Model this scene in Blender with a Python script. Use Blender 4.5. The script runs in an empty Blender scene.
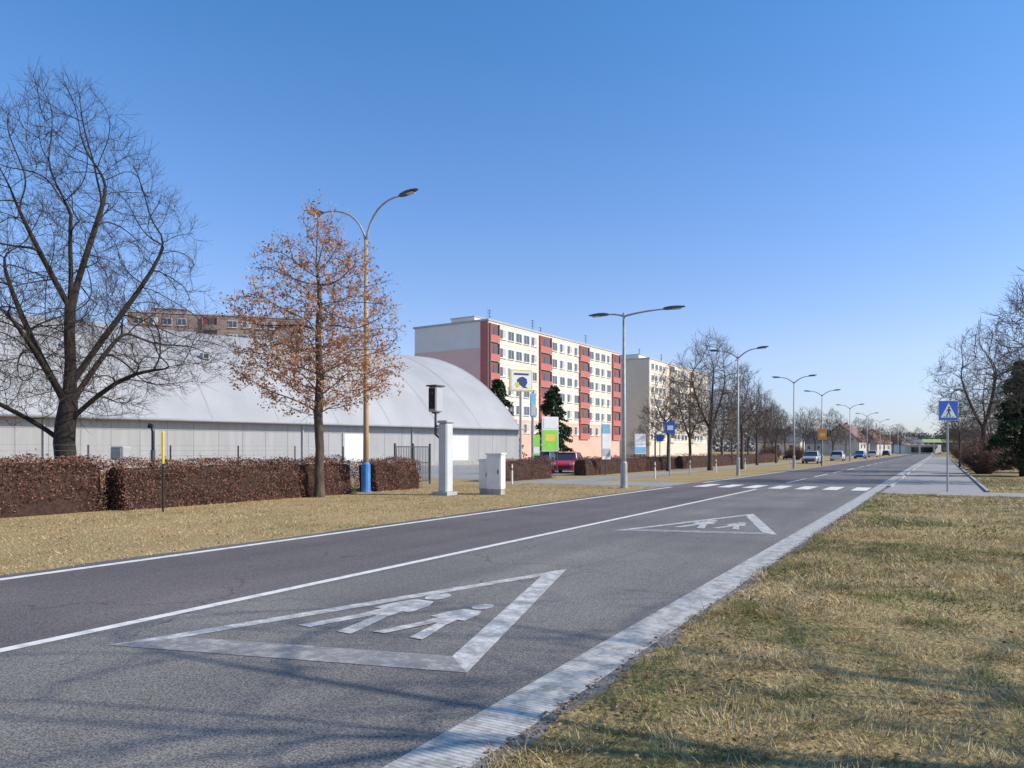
import bpy, math, random
import numpy as np
from mathutils import Vector, Matrix
random.seed(7); np.random.seed(7)
F=740.0; H0=1.6
DX,DY=0.5008,0.8656
ROT=-math.atan2(DX,DY)
def W(s,t,z=0.0): return Vector((DX*s-DY*t, DY*s+DX*t, z))
def P(px,Y,z=0.0): return Vector(((px-512)/F*Y, Y, z))
scene=bpy.context.scene
col=scene.collection
scene.view_settings.view_transform='Standard'
scene.view_settings.look='None'
scene.view_settings.exposure=0
# ------------------------------------------------------------------ materials
def newmat(name):
    m=bpy.data.materials.new(name); m.use_nodes=True
    nt=m.node_tree; b=nt.nodes['Principled BSDF']
    return m,nt,b
def N(nt,typ,**kw):
    n=nt.nodes.new(typ)
    for k,v in kw.items():
        if k in n.inputs.keys(): n.inputs[k].default_value=v
        else: setattr(n,k,v)
    return n
def c4(c): return (c[0],c[1],c[2],1.0)
def mat(name,c1,c2=None,scale=3.0,rough=0.8,bump=0.0,bscale=None,metal=0.0,detail=4,stretch=None):
    m,nt,b=newmat(name)
    b.inputs['Roughness'].default_value=rough
    b.inputs['Metallic'].default_value=metal
    if c2 is None: c2=tuple(x*0.82 for x in c1)
    tc=N(nt,'ShaderNodeTexCoord'); src=tc.outputs['Object']
    if stretch:
        mp=N(nt,'ShaderNodeMapping'); mp.inputs['Scale'].default_value=stretch
        nt.links.new(src,mp.inputs['Vector']); src=mp.outputs[0]
    no=N(nt,'ShaderNodeTexNoise',Scale=scale,Detail=detail)
    nt.links.new(src,no.inputs['Vector'])
    r=N(nt,'ShaderNodeValToRGB')
    r.color_ramp.elements[0].position=0.35; r.color_ramp.elements[1].position=0.65
    r.color_ramp.elements[0].color=c4(c2); r.color_ramp.elements[1].color=c4(c1)
    nt.links.new(no.outputs['Fac'],r.inputs['Fac'])
    nt.links.new(r.outputs['Color'],b.inputs['Base Color'])
    if bump>0:
        n2=N(nt,'ShaderNodeTexNoise',Scale=bscale or scale*5,Detail=5)
        nt.links.new(src,n2.inputs['Vector'])
        bp=N(nt,'ShaderNodeBump',Strength=bump,Distance=0.02)
        nt.links.new(n2.outputs['Fac'],bp.inputs['Height'])
        nt.links.new(bp.outputs['Normal'],b.inputs['Normal'])
    return m
def leafmat(name,cols,rough=0.75,trans=0.0):
    m,nt,b=newmat(name)
    g=N(nt,'ShaderNodeNewGeometry'); r=N(nt,'ShaderNodeValToRGB')
    el=r.color_ramp.elements
    while len(el)<len(cols): el.new(0.5)
    for i,c in enumerate(cols):
        el[i].position=i/(len(cols)-1); el[i].color=c4(c)
    nt.links.new(g.outputs['Random Per Island'],r.inputs['Fac'])
    nt.links.new(r.outputs['Color'],b.inputs['Base Color'])
    b.inputs['Roughness'].default_value=rough
    b.inputs['Specular IOR Level'].default_value=0.2
    if trans>0:
        out=nt.nodes['Material Output']
        tr=N(nt,'ShaderNodeBsdfTranslucent'); mx=N(nt,'ShaderNodeMixShader',Fac=trans)
        nt.links.new(r.outputs['Color'],tr.inputs['Color'])
        nt.links.new(b.outputs[0],mx.inputs[1]); nt.links.new(tr.outputs[0],mx.inputs[2])
        nt.links.new(mx.outputs[0],out.inputs['Surface'])
    return m
def glassmat(name,c,rough=0.12):
    m,nt,b=newmat(name)
    tc=N(nt,'ShaderNodeTexCoord'); no=N(nt,'ShaderNodeTexNoise',Scale=0.8); nt.links.new(tc.outputs['Object'],no.inputs['Vector'])
    r=N(nt,'ShaderNodeValToRGB'); r.color_ramp.elements[0].color=c4(tuple(x*.7 for x in c)); r.color_ramp.elements[1].color=c4(tuple(x*1.3 for x in c))
    nt.links.new(no.outputs['Fac'],r.inputs['Fac']); nt.links.new(r.outputs[0],b.inputs['Base Color'])
    b.inputs['Roughness'].default_value=rough
    b.inputs['Specular IOR Level'].default_value=0.6
    return m
def asphalt(name,base,dark,left=None,crack=0.6):
    m,nt,b=newmat(name)
    tc=N(nt,'ShaderNodeTexCoord'); o=tc.outputs['Object']
    mp=N(nt,'ShaderNodeMapping'); mp.inputs['Scale'].default_value=(1.0,0.05,1)
    nt.links.new(o,mp.inputs['Vector'])
    a=N(nt,'ShaderNodeTexNoise',Scale=1.3,Detail=6); nt.links.new(mp.outputs[0],a.inputs['Vector'])
    f=N(nt,'ShaderNodeTexNoise',Scale=90.0,Detail=4); nt.links.new(o,f.inputs['Vector'])
    v=N(nt,'ShaderNodeTexVoronoi',Scale=0.4); v.feature='DISTANCE_TO_EDGE'
    big=N(nt,'ShaderNodeTexNoise',Scale=0.35,Detail=5); nt.links.new(o,big.inputs['Vector'])
    dn=N(nt,'ShaderNodeTexNoise',Scale=1.5,Detail=6); nt.links.new(o,dn.inputs['Vector'])
    ad=N(nt,'ShaderNodeVectorMath',operation='ADD'); nt.links.new(o,ad.inputs[0]); nt.links.new(dn.outputs['Color'],ad.inputs[1])
    nt.links.new(ad.outputs[0],v.inputs['Vector'])
    ra=N(nt,'ShaderNodeValToRGB'); ra.color_ramp.elements[0].position=0.3; ra.color_ramp.elements[1].position=0.7
    ra.color_ramp.elements[0].color=c4(dark); ra.color_ramp.elements[1].color=c4(base)
    nt.links.new(a.outputs['Fac'],ra.inputs['Fac'])
    cur=ra.outputs[0]
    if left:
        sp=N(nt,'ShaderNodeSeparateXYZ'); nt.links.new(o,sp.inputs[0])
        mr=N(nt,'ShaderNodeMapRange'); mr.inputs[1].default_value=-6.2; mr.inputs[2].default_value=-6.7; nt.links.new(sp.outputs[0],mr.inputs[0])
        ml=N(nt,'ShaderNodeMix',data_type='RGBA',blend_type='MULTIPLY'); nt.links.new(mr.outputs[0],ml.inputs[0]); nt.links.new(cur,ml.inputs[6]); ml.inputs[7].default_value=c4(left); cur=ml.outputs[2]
        rbg=N(nt,'ShaderNodeValToRGB'); rbg.color_ramp.elements[0].position=.35; rbg.color_ramp.elements[1].position=.65
        rbg.color_ramp.elements[0].color=(.80,.80,.81,1); rbg.color_ramp.elements[1].color=(1.1,1.09,1.07,1); nt.links.new(big.outputs['Fac'],rbg.inputs['Fac'])
        ml=N(nt,'ShaderNodeMix',data_type='RGBA',blend_type='MULTIPLY'); ml.inputs[0].default_value=1; nt.links.new(cur,ml.inputs[6]); nt.links.new(rbg.outputs[0],ml.inputs[7]); cur=ml.outputs[2]
    rf=N(nt,'ShaderNodeValToRGB'); rf.color_ramp.elements[0].position=0.36; rf.color_ramp.elements[1].position=0.66
    rf.color_ramp.elements[0].color=(0.4,0.4,0.4,1); rf.color_ramp.elements[1].color=(1.6,1.6,1.6,1)
    nt.links.new(f.outputs['Fac'],rf.inputs['Fac'])
    m1=N(nt,'ShaderNodeMix',data_type='RGBA',blend_type='MULTIPLY'); m1.inputs[0].default_value=1
    nt.links.new(cur,m1.inputs[6]); nt.links.new(rf.outputs[0],m1.inputs[7])
    rc=N(nt,'ShaderNodeValToRGB'); rc.color_ramp.elements[0].position=0.0; rc.color_ramp.elements[1].position=0.012
    rc.color_ramp.elements[0].color=(crack,crack,crack,1); rc.color_ramp.elements[1].color=(1,1,1,1)
    nt.links.new(v.outputs['Distance'],rc.inputs['Fac'])
    gt=N(nt,'ShaderNodeMath',operation='GREATER_THAN'); gt.inputs[1].default_value=0.54
    nt.links.new(big.outputs['Fac'],gt.inputs[0])
    m2=N(nt,'ShaderNodeMix',data_type='RGBA',blend_type='MULTIPLY')
    nt.links.new(gt.outputs[0],m2.inputs[0]); nt.links.new(m1.outputs[2],m2.inputs[6]); nt.links.new(rc.outputs[0],m2.inputs[7])
    nt.links.new(m2.outputs[2],b.inputs['Base Color'])
    b.inputs['Roughness'].default_value=0.82; b.inputs['Specular IOR Level'].default_value=0.25
    bp=N(nt,'ShaderNodeBump',Strength=0.5,Distance=0.008); nt.links.new(f.outputs['Fac'],bp.inputs['Height'])
    nt.links.new(bp.outputs[0],b.inputs['Normal'])
    return m
def paint(name,white=(0.78,0.74,0.67),under=(0.18,0.165,0.15),wear=0.42,ribs=False,soft=0.1,floor=0.5):
    m,nt,b=newmat(name)
    tc=N(nt,'ShaderNodeTexCoord'); o=tc.outputs['Object']
    a=N(nt,'ShaderNodeTexNoise',Scale=6.0,Detail=10); a.inputs['Roughness'].default_value=0.78
    nt.links.new(o,a.inputs['Vector'])
    r=N(nt,'ShaderNodeValToRGB'); r.color_ramp.elements[0].position=wear-0.06; r.color_ramp.elements[1].position=wear+soft
    r.color_ramp.elements[0].color=c4(tuple(floor*x+(1-floor)*y for x,y in zip(white,under))); r.color_ramp.elements[1].color=c4(white)
    nt.links.new(a.outputs['Fac'],r.inputs['Fac'])
    last=r.outputs[0]
    if ribs:
        wv=N(nt,'ShaderNodeTexWave',Scale=8.5); wv.bands_direction='Y'; wv.inputs['Distortion'].default_value=1.2
        nt.links.new(o,wv.inputs['Vector'])
        wr=N(nt,'ShaderNodeValToRGB'); wr.color_ramp.elements[0].position=0.05; wr.color_ramp.elements[1].position=0.6
        wr.color_ramp.elements[0].color=(0.68,0.68,0.68,1); wr.color_ramp.elements[1].color=(1,1,1,1)
        nt.links.new(wv.outputs['Fac'],wr.inputs['Fac'])
        mm=N(nt,'ShaderNodeMix',data_type='RGBA',blend_type='MULTIPLY'); mm.inputs[0].default_value=1
        nt.links.new(last,mm.inputs[6]); nt.links.new(wr.outputs[0],mm.inputs[7]); last=mm.outputs[2]
    nt.links.new(last,b.inputs['Base Color']); b.inputs['Roughness'].default_value=0.7
    return m
def vcolmat(name,rough=0.8):
    m,nt,b=newmat(name)
    at=N(nt,'ShaderNodeAttribute'); at.attribute_name='tint'
    nt.links.new(at.outputs['Color'],b.inputs['Base Color']); b.inputs['Roughness'].default_value=rough
    b.inputs['Specular IOR Level'].default_value=0.15
    return m
# ------------------------------------------------------------------ mesh builder
class MB:
    def __init__(s): s.v=[]; s.f=[]; s.m=[]
    def add(s,vs,fs,mi=0):
        o=len(s.v); s.v+= [tuple(x) for x in vs]
        for f in fs: s.f.append(tuple(i+o for i in f)); s.m.append(mi)
    def box(s,c,sz,mi=0,rz=0,bev=0.0,taper=1.0):
        x,y,z=[a/2 for a in sz]
        ca,sa=math.cos(rz),math.sin(rz)
        if bev<=0:
            vs=[(-x,-y,-z),(x,-y,-z),(x,y,-z),(-x,y,-z),(-x*taper,-y*taper,z),(x*taper,-y*taper,z),(x*taper,y*taper,z),(-x*taper,y*taper,z)]
            fs=[(0,3,2,1),(4,5,6,7),(0,1,5,4),(1,2,6,5),(2,3,7,6),(3,0,4,7)]
        else:
            def ring(xx,yy,zz,b):
                return [(-xx+b,-yy,zz),(xx-b,-yy,zz),(xx,-yy+b,zz),(xx,yy-b,zz),(xx-b,yy,zz),(-xx+b,yy,zz),(-xx,yy-b,zz),(-xx,-yy+b,zz)]
            rs=[ring(x-bev,y-bev,-z,bev*.3),ring(x,y,-z+bev,bev),ring(x,y,z-bev,bev),ring(x-bev,y-bev,z,bev*.3)]
            vs=sum(rs,[]); fs=[tuple(range(7,-1,-1)),tuple(range(24,32))]
            for k in range(3):
                for i in range(8):
                    j=(i+1)%8; fs.append((k*8+i,k*8+j,k*8+8+j,k*8+8+i))
        vs=[(c[0]+ca*a-sa*b_,c[1]+sa*a+ca*b_,c[2]+d) for a,b_,d in vs]
        s.add(vs,fs,mi)
    def tube(s,pts,rad,n=8,mi=0,cap=True):
        pts=[Vector(p) for p in pts]; k=len(pts)
        base=len(s.v); prev=None
        for i,p in enumerate(pts):
            d=(pts[min(i+1,k-1)]-pts[max(i-1,0)])
            if d.length<1e-9: d=Vector((0,0,1))
            d.normalize()
            if prev is None:
                a=Vector((1,0,0)) if abs(d.x)<0.8 else Vector((0,1,0))
                u=(a-d*a.dot(d)).normalized()
            else:
                u=(prev-d*prev.dot(d))
                u=u.normalized() if u.length>1e-6 else Vector((1,0,0))
            prev=u; w=d.cross(u); r=rad[i] if hasattr(rad,'__len__') else rad
            for j in range(n):
                an=2*math.pi*j/n
                q=p+u*(r*math.cos(an))+w*(r*math.sin(an)); s.v.append((q.x,q.y,q.z))
        for i in range(k-1):
            for j in range(n):
                a=base+i*n+j; b_=base+i*n+(j+1)%n
                s.f.append((a,b_,b_+n,a+n)); s.m.append(mi)
        if cap:
            s.f.append(tuple(base+j for j in range(n-1,-1,-1))); s.m.append(mi)
            s.f.append(tuple(base+(k-1)*n+j for j in range(n))); s.m.append(mi)
    def poly(s,pts,z,mi=0):
        s.add([(p[0],p[1],z) for p in pts],[tuple(range(len(pts)))],mi)
    def quadnp(s,V,mi=0):
        o=len(s.v); n=len(V); s.v+= [tuple(x) for x in V.reshape(-1,3).tolist()]
        s.f+= [(o+4*i,o+4*i+1,o+4*i+2,o+4*i+3) for i in range(n)]; s.m+=[mi]*n
    def mesh(s,name,mats,smooth=False):
        me=bpy.data.meshes.new(name); me.from_pydata(s.v,[],s.f)
        for m in mats: me.materials.append(m)
        me.polygons.foreach_set('material_index',s.m)
        if smooth: me.polygons.foreach_set('use_smooth',[True]*len(s.f))
        me.update(); return me
    def part(s,name,mats,parent=None,smooth=False,loc=(0,0,0),rz=0):
        o=bpy.data.objects.new(name,s.mesh(name,mats,smooth)); col.objects.link(o)
        o.location=loc; o.rotation_euler=(0,0,rz)
        if parent: o.parent=parent
        return o
def thing(name,label,cat,loc=(0,0,0),rz=0,group=None):
    e=bpy.data.objects.new(name,None); e.empty_display_size=0.3; col.objects.link(e)
    e.location=loc; e.rotation_euler=(0,0,rz); e['label']=label; e['category']=cat
    if group: e['group']=group
    return e
def struct(o,label=None):
    o['kind']='structure'
    if label: o['label']=label
    return o
def dup(src,loc,rz=None,sc=None,label=None):
    def cp(o,par):
        c=o.copy(); col.objects.link(c)
        if par is not None: c.parent=par
        for ch in list(o.children):
            cp(ch,c)
        return c
    c=cp(src,None); c.location=loc
    if rz is not None: c.rotation_euler=(0,0,rz)
    if sc is not None: c.scale=(sc,sc,sc) if not hasattr(sc,'__len__') else sc
    if label: c['label']=label
    return c
def npmesh(name,V,k,mats,tint=None):
    n=len(V); me=bpy.data.meshes.new(name)
    me.vertices.add(n*k); me.vertices.foreach_set('co',V.reshape(-1).astype(np.float32))
    me.loops.add(n*k); me.loops.foreach_set('vertex_index',np.arange(n*k,dtype=np.int32))
    me.polygons.add(n); me.polygons.foreach_set('loop_start',np.arange(0,n*k,k,dtype=np.int32))
    me.polygons.foreach_set('loop_total',np.full(n,k,dtype=np.int32))
    for m in mats: me.materials.append(m)
    me.update(calc_edges=True)
    if tint is not None:
        a=me.attributes.new('tint','FLOAT_COLOR','POINT')
        c=np.ones((n*k,4),dtype=np.float32); c[:,:3]=np.repeat(tint,k,axis=0)
        a.data.foreach_set('color',c.reshape(-1))
    me.validate()
    o=bpy.data.objects.new(name,me); col.objects.link(o); return o
def leafquads(C,size,flat=0.0,rng=np.random):
    n=len(C); a=rng.normal(size=(n,3)); 
    if flat: a[:,2]*=1-flat
    a/=np.linalg.norm(a,axis=1)[:,None]
    b=rng.normal(size=(n,3)); 
    if flat: b[:,2]*=1-flat
    b-= (b*a).sum(1)[:,None]*a; b/=np.linalg.norm(b,axis=1)[:,None]
    s=(size*(0.6+0.8*rng.rand(n)))[:,None]
    return np.stack([C-a*s,C-b*s*0.55,C+a*s,C+b*s*0.55],axis=1)
# ------------------------------------------------------------------ common materials
M_bark=mat('bark_dark',(0.045,0.034,0.027),(0.021,0.017,0.013),scale=9,rough=0.95,bump=0.8,stretch=(1,1,0.25))
M_twig=leafmat('twigs_dark',[(0.045,0.034,0.027),(0.095,0.07,0.054)],0.9)
M_bark2=mat('bark_brown',(0.13,0.095,0.07),(0.055,0.04,0.03),scale=9,rough=0.95,bump=0.6,stretch=(1,1,0.25))
M_twig2=leafmat('twigs_brown',[(0.10,0.073,0.055),(0.20,0.15,0.115)],0.9)
M_dry=leafmat('dry_leaves',[(0.30,0.14,0.075),(0.56,0.28,0.15),(0.64,0.38,0.23),(0.42,0.20,0.11)],0.7,0.3)
M_hedge=leafmat('hedge_leaves',[(0.12,0.048,0.034),(0.21,0.095,0.062),(0.30,0.16,0.11),(0.16,0.068,0.045)],0.8,0.0)
M_hcore=mat('hedge_twigs',(0.08,0.04,0.028),(0.035,0.018,0.013),scale=14,rough=1,bump=1)
M_steel=mat('galvanised_steel',(0.42,0.42,0.40),(0.33,0.33,0.31),scale=6,rough=0.5,metal=0.1)
M_dsteel=mat('dark_steel',(0.09,0.09,0.095),(0.06,0.06,0.065),scale=6,rough=0.5)
M_yel=mat('ochre_pole_paint',(0.46,0.31,0.16),(0.36,0.26,0.15),scale=4,rough=0.6)
M_blue=mat('blue_paint',(0.08,0.27,0.62),(0.05,0.20,0.50),scale=4,rough=0.5)
M_white=mat('white_paint',(0.80,0.79,0.75),(0.70,0.69,0.66),scale=3,rough=0.5)
M_grey=mat('grey_paint',(0.45,0.455,0.46),(0.39,0.395,0.40),scale=2,rough=0.6)
M_dark=mat('black_plastic',(0.022,0.022,0.024),(0.014,0.014,0.016),scale=5,rough=0.4)
M_glass=glassmat('dark_glass',(0.03,0.04,0.05))
M_lens=glassmat('lamp_lens',(0.5,0.5,0.45),0.2)
M_conc=mat('concrete',(0.42,0.40,0.36),(0.32,0.31,0.28),scale=5,rough=0.9,bump=0.3)
# ------------------------------------------------------------------ ground
def ground_mat():
    m,nt,b=newmat('grassland')
    tc=N(nt,'ShaderNodeTexCoord'); o=tc.outputs['Object']
    a=N(nt,'ShaderNodeTexNoise',Scale=0.45,Detail=8); a.inputs['Roughness'].default_value=0.65
    f=N(nt,'ShaderNodeTexNoise',Scale=22.0,Detail=6); nt.links.new(o,a.inputs['Vector']); nt.links.new(o,f.inputs['Vector'])
    r=N(nt,'ShaderNodeValToRGB'); e=r.color_ramp.elements
    e[0].position=0.36; e[0].color=(0.15,0.15,0.055,1); e[1].position=0.66; e[1].color=(0.48,0.36,0.18,1)
    x=e.new(0.5); x.color=(0.36,0.28,0.135,1)
    nt.links.new(a.outputs['Fac'],r.inputs['Fac'])
    rf=N(nt,'ShaderNodeValToRGB'); rf.color_ramp.elements[0].position=0.33; rf.color_ramp.elements[1].position=0.68
    rf.color_ramp.elements[0].color=(0.48,0.46,0.43,1); rf.color_ramp.elements[1].color=(1.25,1.2,1.15,1)
    nt.links.new(f.outputs['Fac'],rf.inputs['Fac'])
    mm=N(nt,'ShaderNodeMix',data_type='RGBA',blend_type='MULTIPLY'); mm.inputs[0].default_value=1
    nt.links.new(r.outputs[0],mm.inputs[6]); nt.links.new(rf.outputs[0],mm.inputs[7])
    sp=N(nt,'ShaderNodeSeparateXYZ'); nt.links.new(o,sp.inputs[0])
    mr=N(nt,'ShaderNodeMapRange'); mr.inputs[1].default_value=-6; mr.inputs[2].default_value=-10; mr.inputs[3].default_value=0; mr.inputs[4].default_value=0.65
    nt.links.new(sp.outputs[0],mr.inputs[0])
    dry=N(nt,'ShaderNodeMix',data_type='RGBA',blend_type='MULTIPLY'); dry.inputs[0].default_value=1
    dry.inputs[6].default_value=(0.50,0.37,0.19,1); nt.links.new(rf.outputs[0],dry.inputs[7])
    m3=N(nt,'ShaderNodeMix',data_type='RGBA'); nt.links.new(mr.outputs[0],m3.inputs[0]); nt.links.new(mm.outputs[2],m3.inputs[6]); nt.links.new(dry.outputs[2],m3.inputs[7])
    nt.links.new(m3.outputs[2],b.inputs['Base Color'])
    b.inputs['Roughness'].default_value=0.95; b.inputs['Specular IOR Level'].default_value=0.1
    bp=N(nt,'ShaderNodeBump',Strength=0.8,Distance=0.04); nt.links.new(f.outputs['Fac'],bp.inputs['Height']); nt.links.new(bp.outputs[0],b.inputs['Normal'])
    return m
g=MB(); g.poly([(-2500,-600),(2500,-600),(2500,4500),(-2500,4500)],0)
g=g.part('ground',[ground_mat()],rz=ROT); struct(g)
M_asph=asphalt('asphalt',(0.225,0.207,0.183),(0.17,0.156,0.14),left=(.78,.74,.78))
M_asph2=asphalt('asphalt_light',(0.36,0.34,0.31),(0.29,0.27,0.25))
M_pave=mat('pavement_slabs',(0.36,0.33,0.30),(0.29,0.265,0.24),scale=3,rough=0.9,bump=0.2)
rb=MB()
rr=random.Random(3)
ss=[-40+0.5*i for i in range(160)]+[40+6*i for i in range(140)]
R=[];L=[]
for s_ in ss:
    j=0.06 if s_<60 else 0
    R.append((-(1.95+rr.uniform(-j,j)),s_)); L.append((-(10.36+rr.uniform(-j,j)),s_))
vs=[(a[0],a[1],0.004) for a in R]+[(a[0],a[1],0.004) for a in L]; n=len(ss)
rb.add(vs,[(i,i+1,n+i+1,n+i) for i in range(n-1)])
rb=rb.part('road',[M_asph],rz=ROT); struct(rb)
def strip(name,polys,m,z=0.008,dz=0.0):
    b=MB()
    for i,p in enumerate(polys): b.poly([(-t,s) for s,t in p],z+dz*i)
    o=b.part(name,[m],rz=ROT); struct(o); return o
def rect(s0,s1,t0,t1): return [(s0,t1),(s1,t1),(s1,t0),(s0,t0)]
M_paint=paint('road_paint',wear=0.42); M_prib=paint('ribbed_edge_paint',white=(0.58,0.55,0.49),wear=0.46,ribs=True,floor=.25)
M_pthin=paint('road_paint_worn',white=(0.68,0.65,0.59),wear=0.49,soft=.12,floor=.30)
M_pfaint=paint('road_paint_faded',white=(0.60,0.57,0.52),wear=0.53,soft=.22,floor=.12)
strip('edge_line',[rect(-40,400,2.04,2.42)],M_prib)
strip('edge_line',[rect(-40,31,9.93,10.09),rect(36,400,9.93,10.09)],M_paint)
strip('centre_line',[rect(-40,31,6.40,6.53)]+[rect(38+9*i,44+9*i,6.40,6.53) for i in range(30)],M_paint)
strip('zebra_crossing',[rect(31.9,34.7,2.5+1.05*i,3.06+1.05*i) for i in range(7)],M_paint)
def inter(p,d,q,e):
    den=d.x*e.y-d.y*e.x; k=((q.x-p.x)*e.y-(q.y-p.y)*e.x)/den; return p+d*k
def triangle(off,to):
    A=Vector((8.95+off,4.33+to));B=Vector((3.58+off,5.88+to));C=Vector((4.42+off,2.93+to)); cen=(A+B+C)/3
    def off_line(p,q,w):
        d=(q-p).normalized(); nn=Vector((-d.y,d.x))
        if nn.dot(cen-p)<0: nn=-nn
        return p+nn*w,d
    ab=off_line(A,B,.16); bc=off_line(B,C,.38); ca=off_line(C,A,.23)
    a=inter(*ca,*ab); b_=inter(*ab,*bc); c=inter(*bc,*ca)
    f=lambda *v:[(x.x,x.y) for x in v]
    return f(A,a,b_,B),f(B,b_,c,C),f(C,c,a,A)
def kid(off,s0,t0,fl=1.0,k=1.0,kw=1.3):
    # compact walking figure, butted pieces
    q=lambda pts:[(off+s0+k*a,t0+fl*b_*kw) for a,b_ in pts]
    ps=[]
    ps.append(q([(1.74+0.19*math.cos(x),0.0+0.12*math.sin(x)) for x in [i*math.pi/6 for i in range(12)]]))
    ps.append(q([(1.50,-0.12),(1.50,0.12),(1.30,0.20),(0.95,0.24),(0.95,0.14),(0.70,0.15),(0.70,-0.15),(0.95,-0.13),(0.95,-0.22),(1.30,-0.20)]))
    ps.append(q([(0.69,-0.15),(0.69,-0.02),(0.0,-0.14),(0.0,-0.30),(0.12,-0.28)]))
    ps.append(q([(0.69,0.0),(0.69,0.15),(0.10,0.30),(0.0,0.34),(0.0,0.18)]))
    return ps
for off,to in ((0,0),(10.1,-.28)):
    ab,bc,ca=triangle(off,to)
    o=strip('warning_triangle_marking',[ab,ca],M_pthin,0.008); o['label']='worn white painted warning triangle on the asphalt'
    strip('warning_triangle_base_marking',[bc],M_pfaint,0.008)
    ks=kid(off,4.85,4.72+to,1,.98,1.0)+kid(off,5.0,4.02+to,1,0.78,.85)
    strip('children_symbol_marking',ks,M_pthin,0.009,0.0004)
strip('crossing_path',[rect(31.2,35.4,10.37,17.0)],M_asph2,0.006)
strip('left_footpath',[rect(30.0,35.3,17.0,18.2),rect(35.4,200,15.4,17.4)],M_asph2,0.007)
strip('right_footpath',[rect(30.4,33.0,-40,1.90),rect(33.0,200,-1.5,1.90)],M_pave,0.006)
strip('parking_lot',[rect(34,110,21.5,48)],M_asph2,0.006)
kb=MB()
for s0,s1,t0,t1 in [(35.5,200,1.82,1.94),(33.1,200,-1.62,-1.51)]:
    kb.box((-(t0+t1)/2,(s0+s1)/2,0.03),(abs(t1-t0),s1-s0,0.08))
kb=kb.part('kerb',[M_conc],rz=ROT); struct(kb)
# ------------------------------------------------------------------ grass blades
def vnoise(x,y,seed=0,sc=1.0):
    rs=np.random.RandomState(seed); G=rs.rand(64,64)
    x=x*sc;y=y*sc; xi=np.floor(x).astype(int);yi=np.floor(y).astype(int); fx=x-xi;fy=y-yi
    fx=fx*fx*(3-2*fx);fy=fy*fy*(3-2*fy)
    g=lambda a,b_:G[a%64,b_%64]
    return (g(xi,yi)*(1-fx)+g(xi+1,yi)*fx)*(1-fy)+(g(xi,yi+1)*(1-fx)+g(xi+1,yi+1)*fx)*fy
def blades(name,S,T,h,w,dryness,seed,straw=(0.66,0.51,0.27),clump=1.0,brown=.2):
    rs=np.random.RandomState(seed)
    n1=vnoise(S,T,1,1.1)*0.3+vnoise(S,T,2,3.5)*0.35+vnoise(S,T,12,9.0)*0.35
    keep=rs.rand(len(S))<np.clip(0.45+1.9*(n1-0.28)*clump+ (1-clump)*.6,0.15,1)
    S,T,n1=S[keep],T[keep],n1[keep]; n=len(S)
    X=DX*S-DY*T; Y=DY*S+DX*T
    n2=vnoise(S,T,5,0.45)*0.42+vnoise(S,T,6,1.7)*0.35+vnoise(S,T,7,6)*.23
    hh=h*(0.2+1.9*np.clip(n1-.25,0,1)**1.3)*(0.45+1.1*rs.rand(n))
    la=vnoise(S,T,21,2.3)*9+rs.normal(size=n)*1.1
    an=rs.rand(n)*2*np.pi; lean=rs.rand(n)**.8*2.1+0.15
    base=np.stack([X,Y,np.zeros(n)],1)
    side=np.stack([np.cos(an),np.sin(an),np.zeros(n)],1)*(w*(0.6+0.8*rs.rand(n)))[:,None]
    tip=np.stack([np.cos(la)*lean,np.sin(la)*lean,np.ones(n)],1); tip/=np.linalg.norm(tip,axis=1)[:,None]; tip*=hh[:,None]
    V=np.stack([base-side/2,base+side/2,base+tip],1)
    green=np.clip((n2-dryness)*8+0.4+rs.normal(size=n)*0.35,0,1)
    straw=np.array(straw); gr=np.array([0.19,0.23,0.07]); br=np.array([0.30,0.20,0.10])
    c=straw[None]*(1-green[:,None])+gr[None]*green[:,None]
    k=(rs.rand(n)<brown)[:,None]; c=np.where(k,br[None],c)
    c*=(0.6+0.65*rs.rand(n))[:,None]
    o=npmesh(name,V,3,[M_blade],c); o['kind']='stuff'; return o
M_blade=vcolmat('grass_blades')
rs=np.random.RandomState(11)
def sampST(s0,s1,t0,t1,dens):
    n=int((s1-s0)*(t1-t0)*dens); return s0+(s1-s0)*rs.rand(n), t0+(t1-t0)*rs.rand(n)
LBG='short rough dry and green grass beside the road'
def edgef(S1,T1): return (vnoise(S1,T1*0,9,2.0)+vnoise(S1,T1*0,3,7.0)*.6)*0.2
S1,T1=sampST(0.5,8,-4.5,2.1,3800); k=T1<1.82+edgef(S1,T1)
o=blades('verge_grass',S1[k],T1[k],0.10,0.005,0.55,1); o['label']=LBG; o['category']='grass'
S1,T1=sampST(8,16,-8,2.1,1200); k=T1<1.82+edgef(S1,T1)
o=blades('verge_grass',S1[k],T1[k],0.11,0.009,0.55,2); o['label']=LBG; o['category']='grass'
S1,T1=sampST(16,30.3,-14,2.0,320)
o=blades('verge_grass',S1,T1,0.11,0.017,0.55,3); o['label']=LBG; o['category']='grass'
S1,T1=sampST(33.2,50,-14,-1.7,90)
o=blades('verge_grass',S1,T1,0.12,0.03,0.55,6); o['label']=LBG; o['category']='grass'
S1,T1=sampST(-4,30.8,10.3,18.8,260); edge=vnoise(S1,T1*0,4,1.6)*0.25; k=T1>10.16+edge
o=blades('lawn_grass',S1[k],T1[k],0.07,0.013,0.72,4,straw=(0.58,0.43,0.23),clump=.6,brown=.15); o['label']='dry straw coloured grass strip along the hedge'; o['category']='grass'
ml=leafmat('fallen_leaves_mat',[(0.14,0.075,0.04),(0.30,0.18,0.10),(0.40,0.28,0.17)],0.85)
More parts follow.
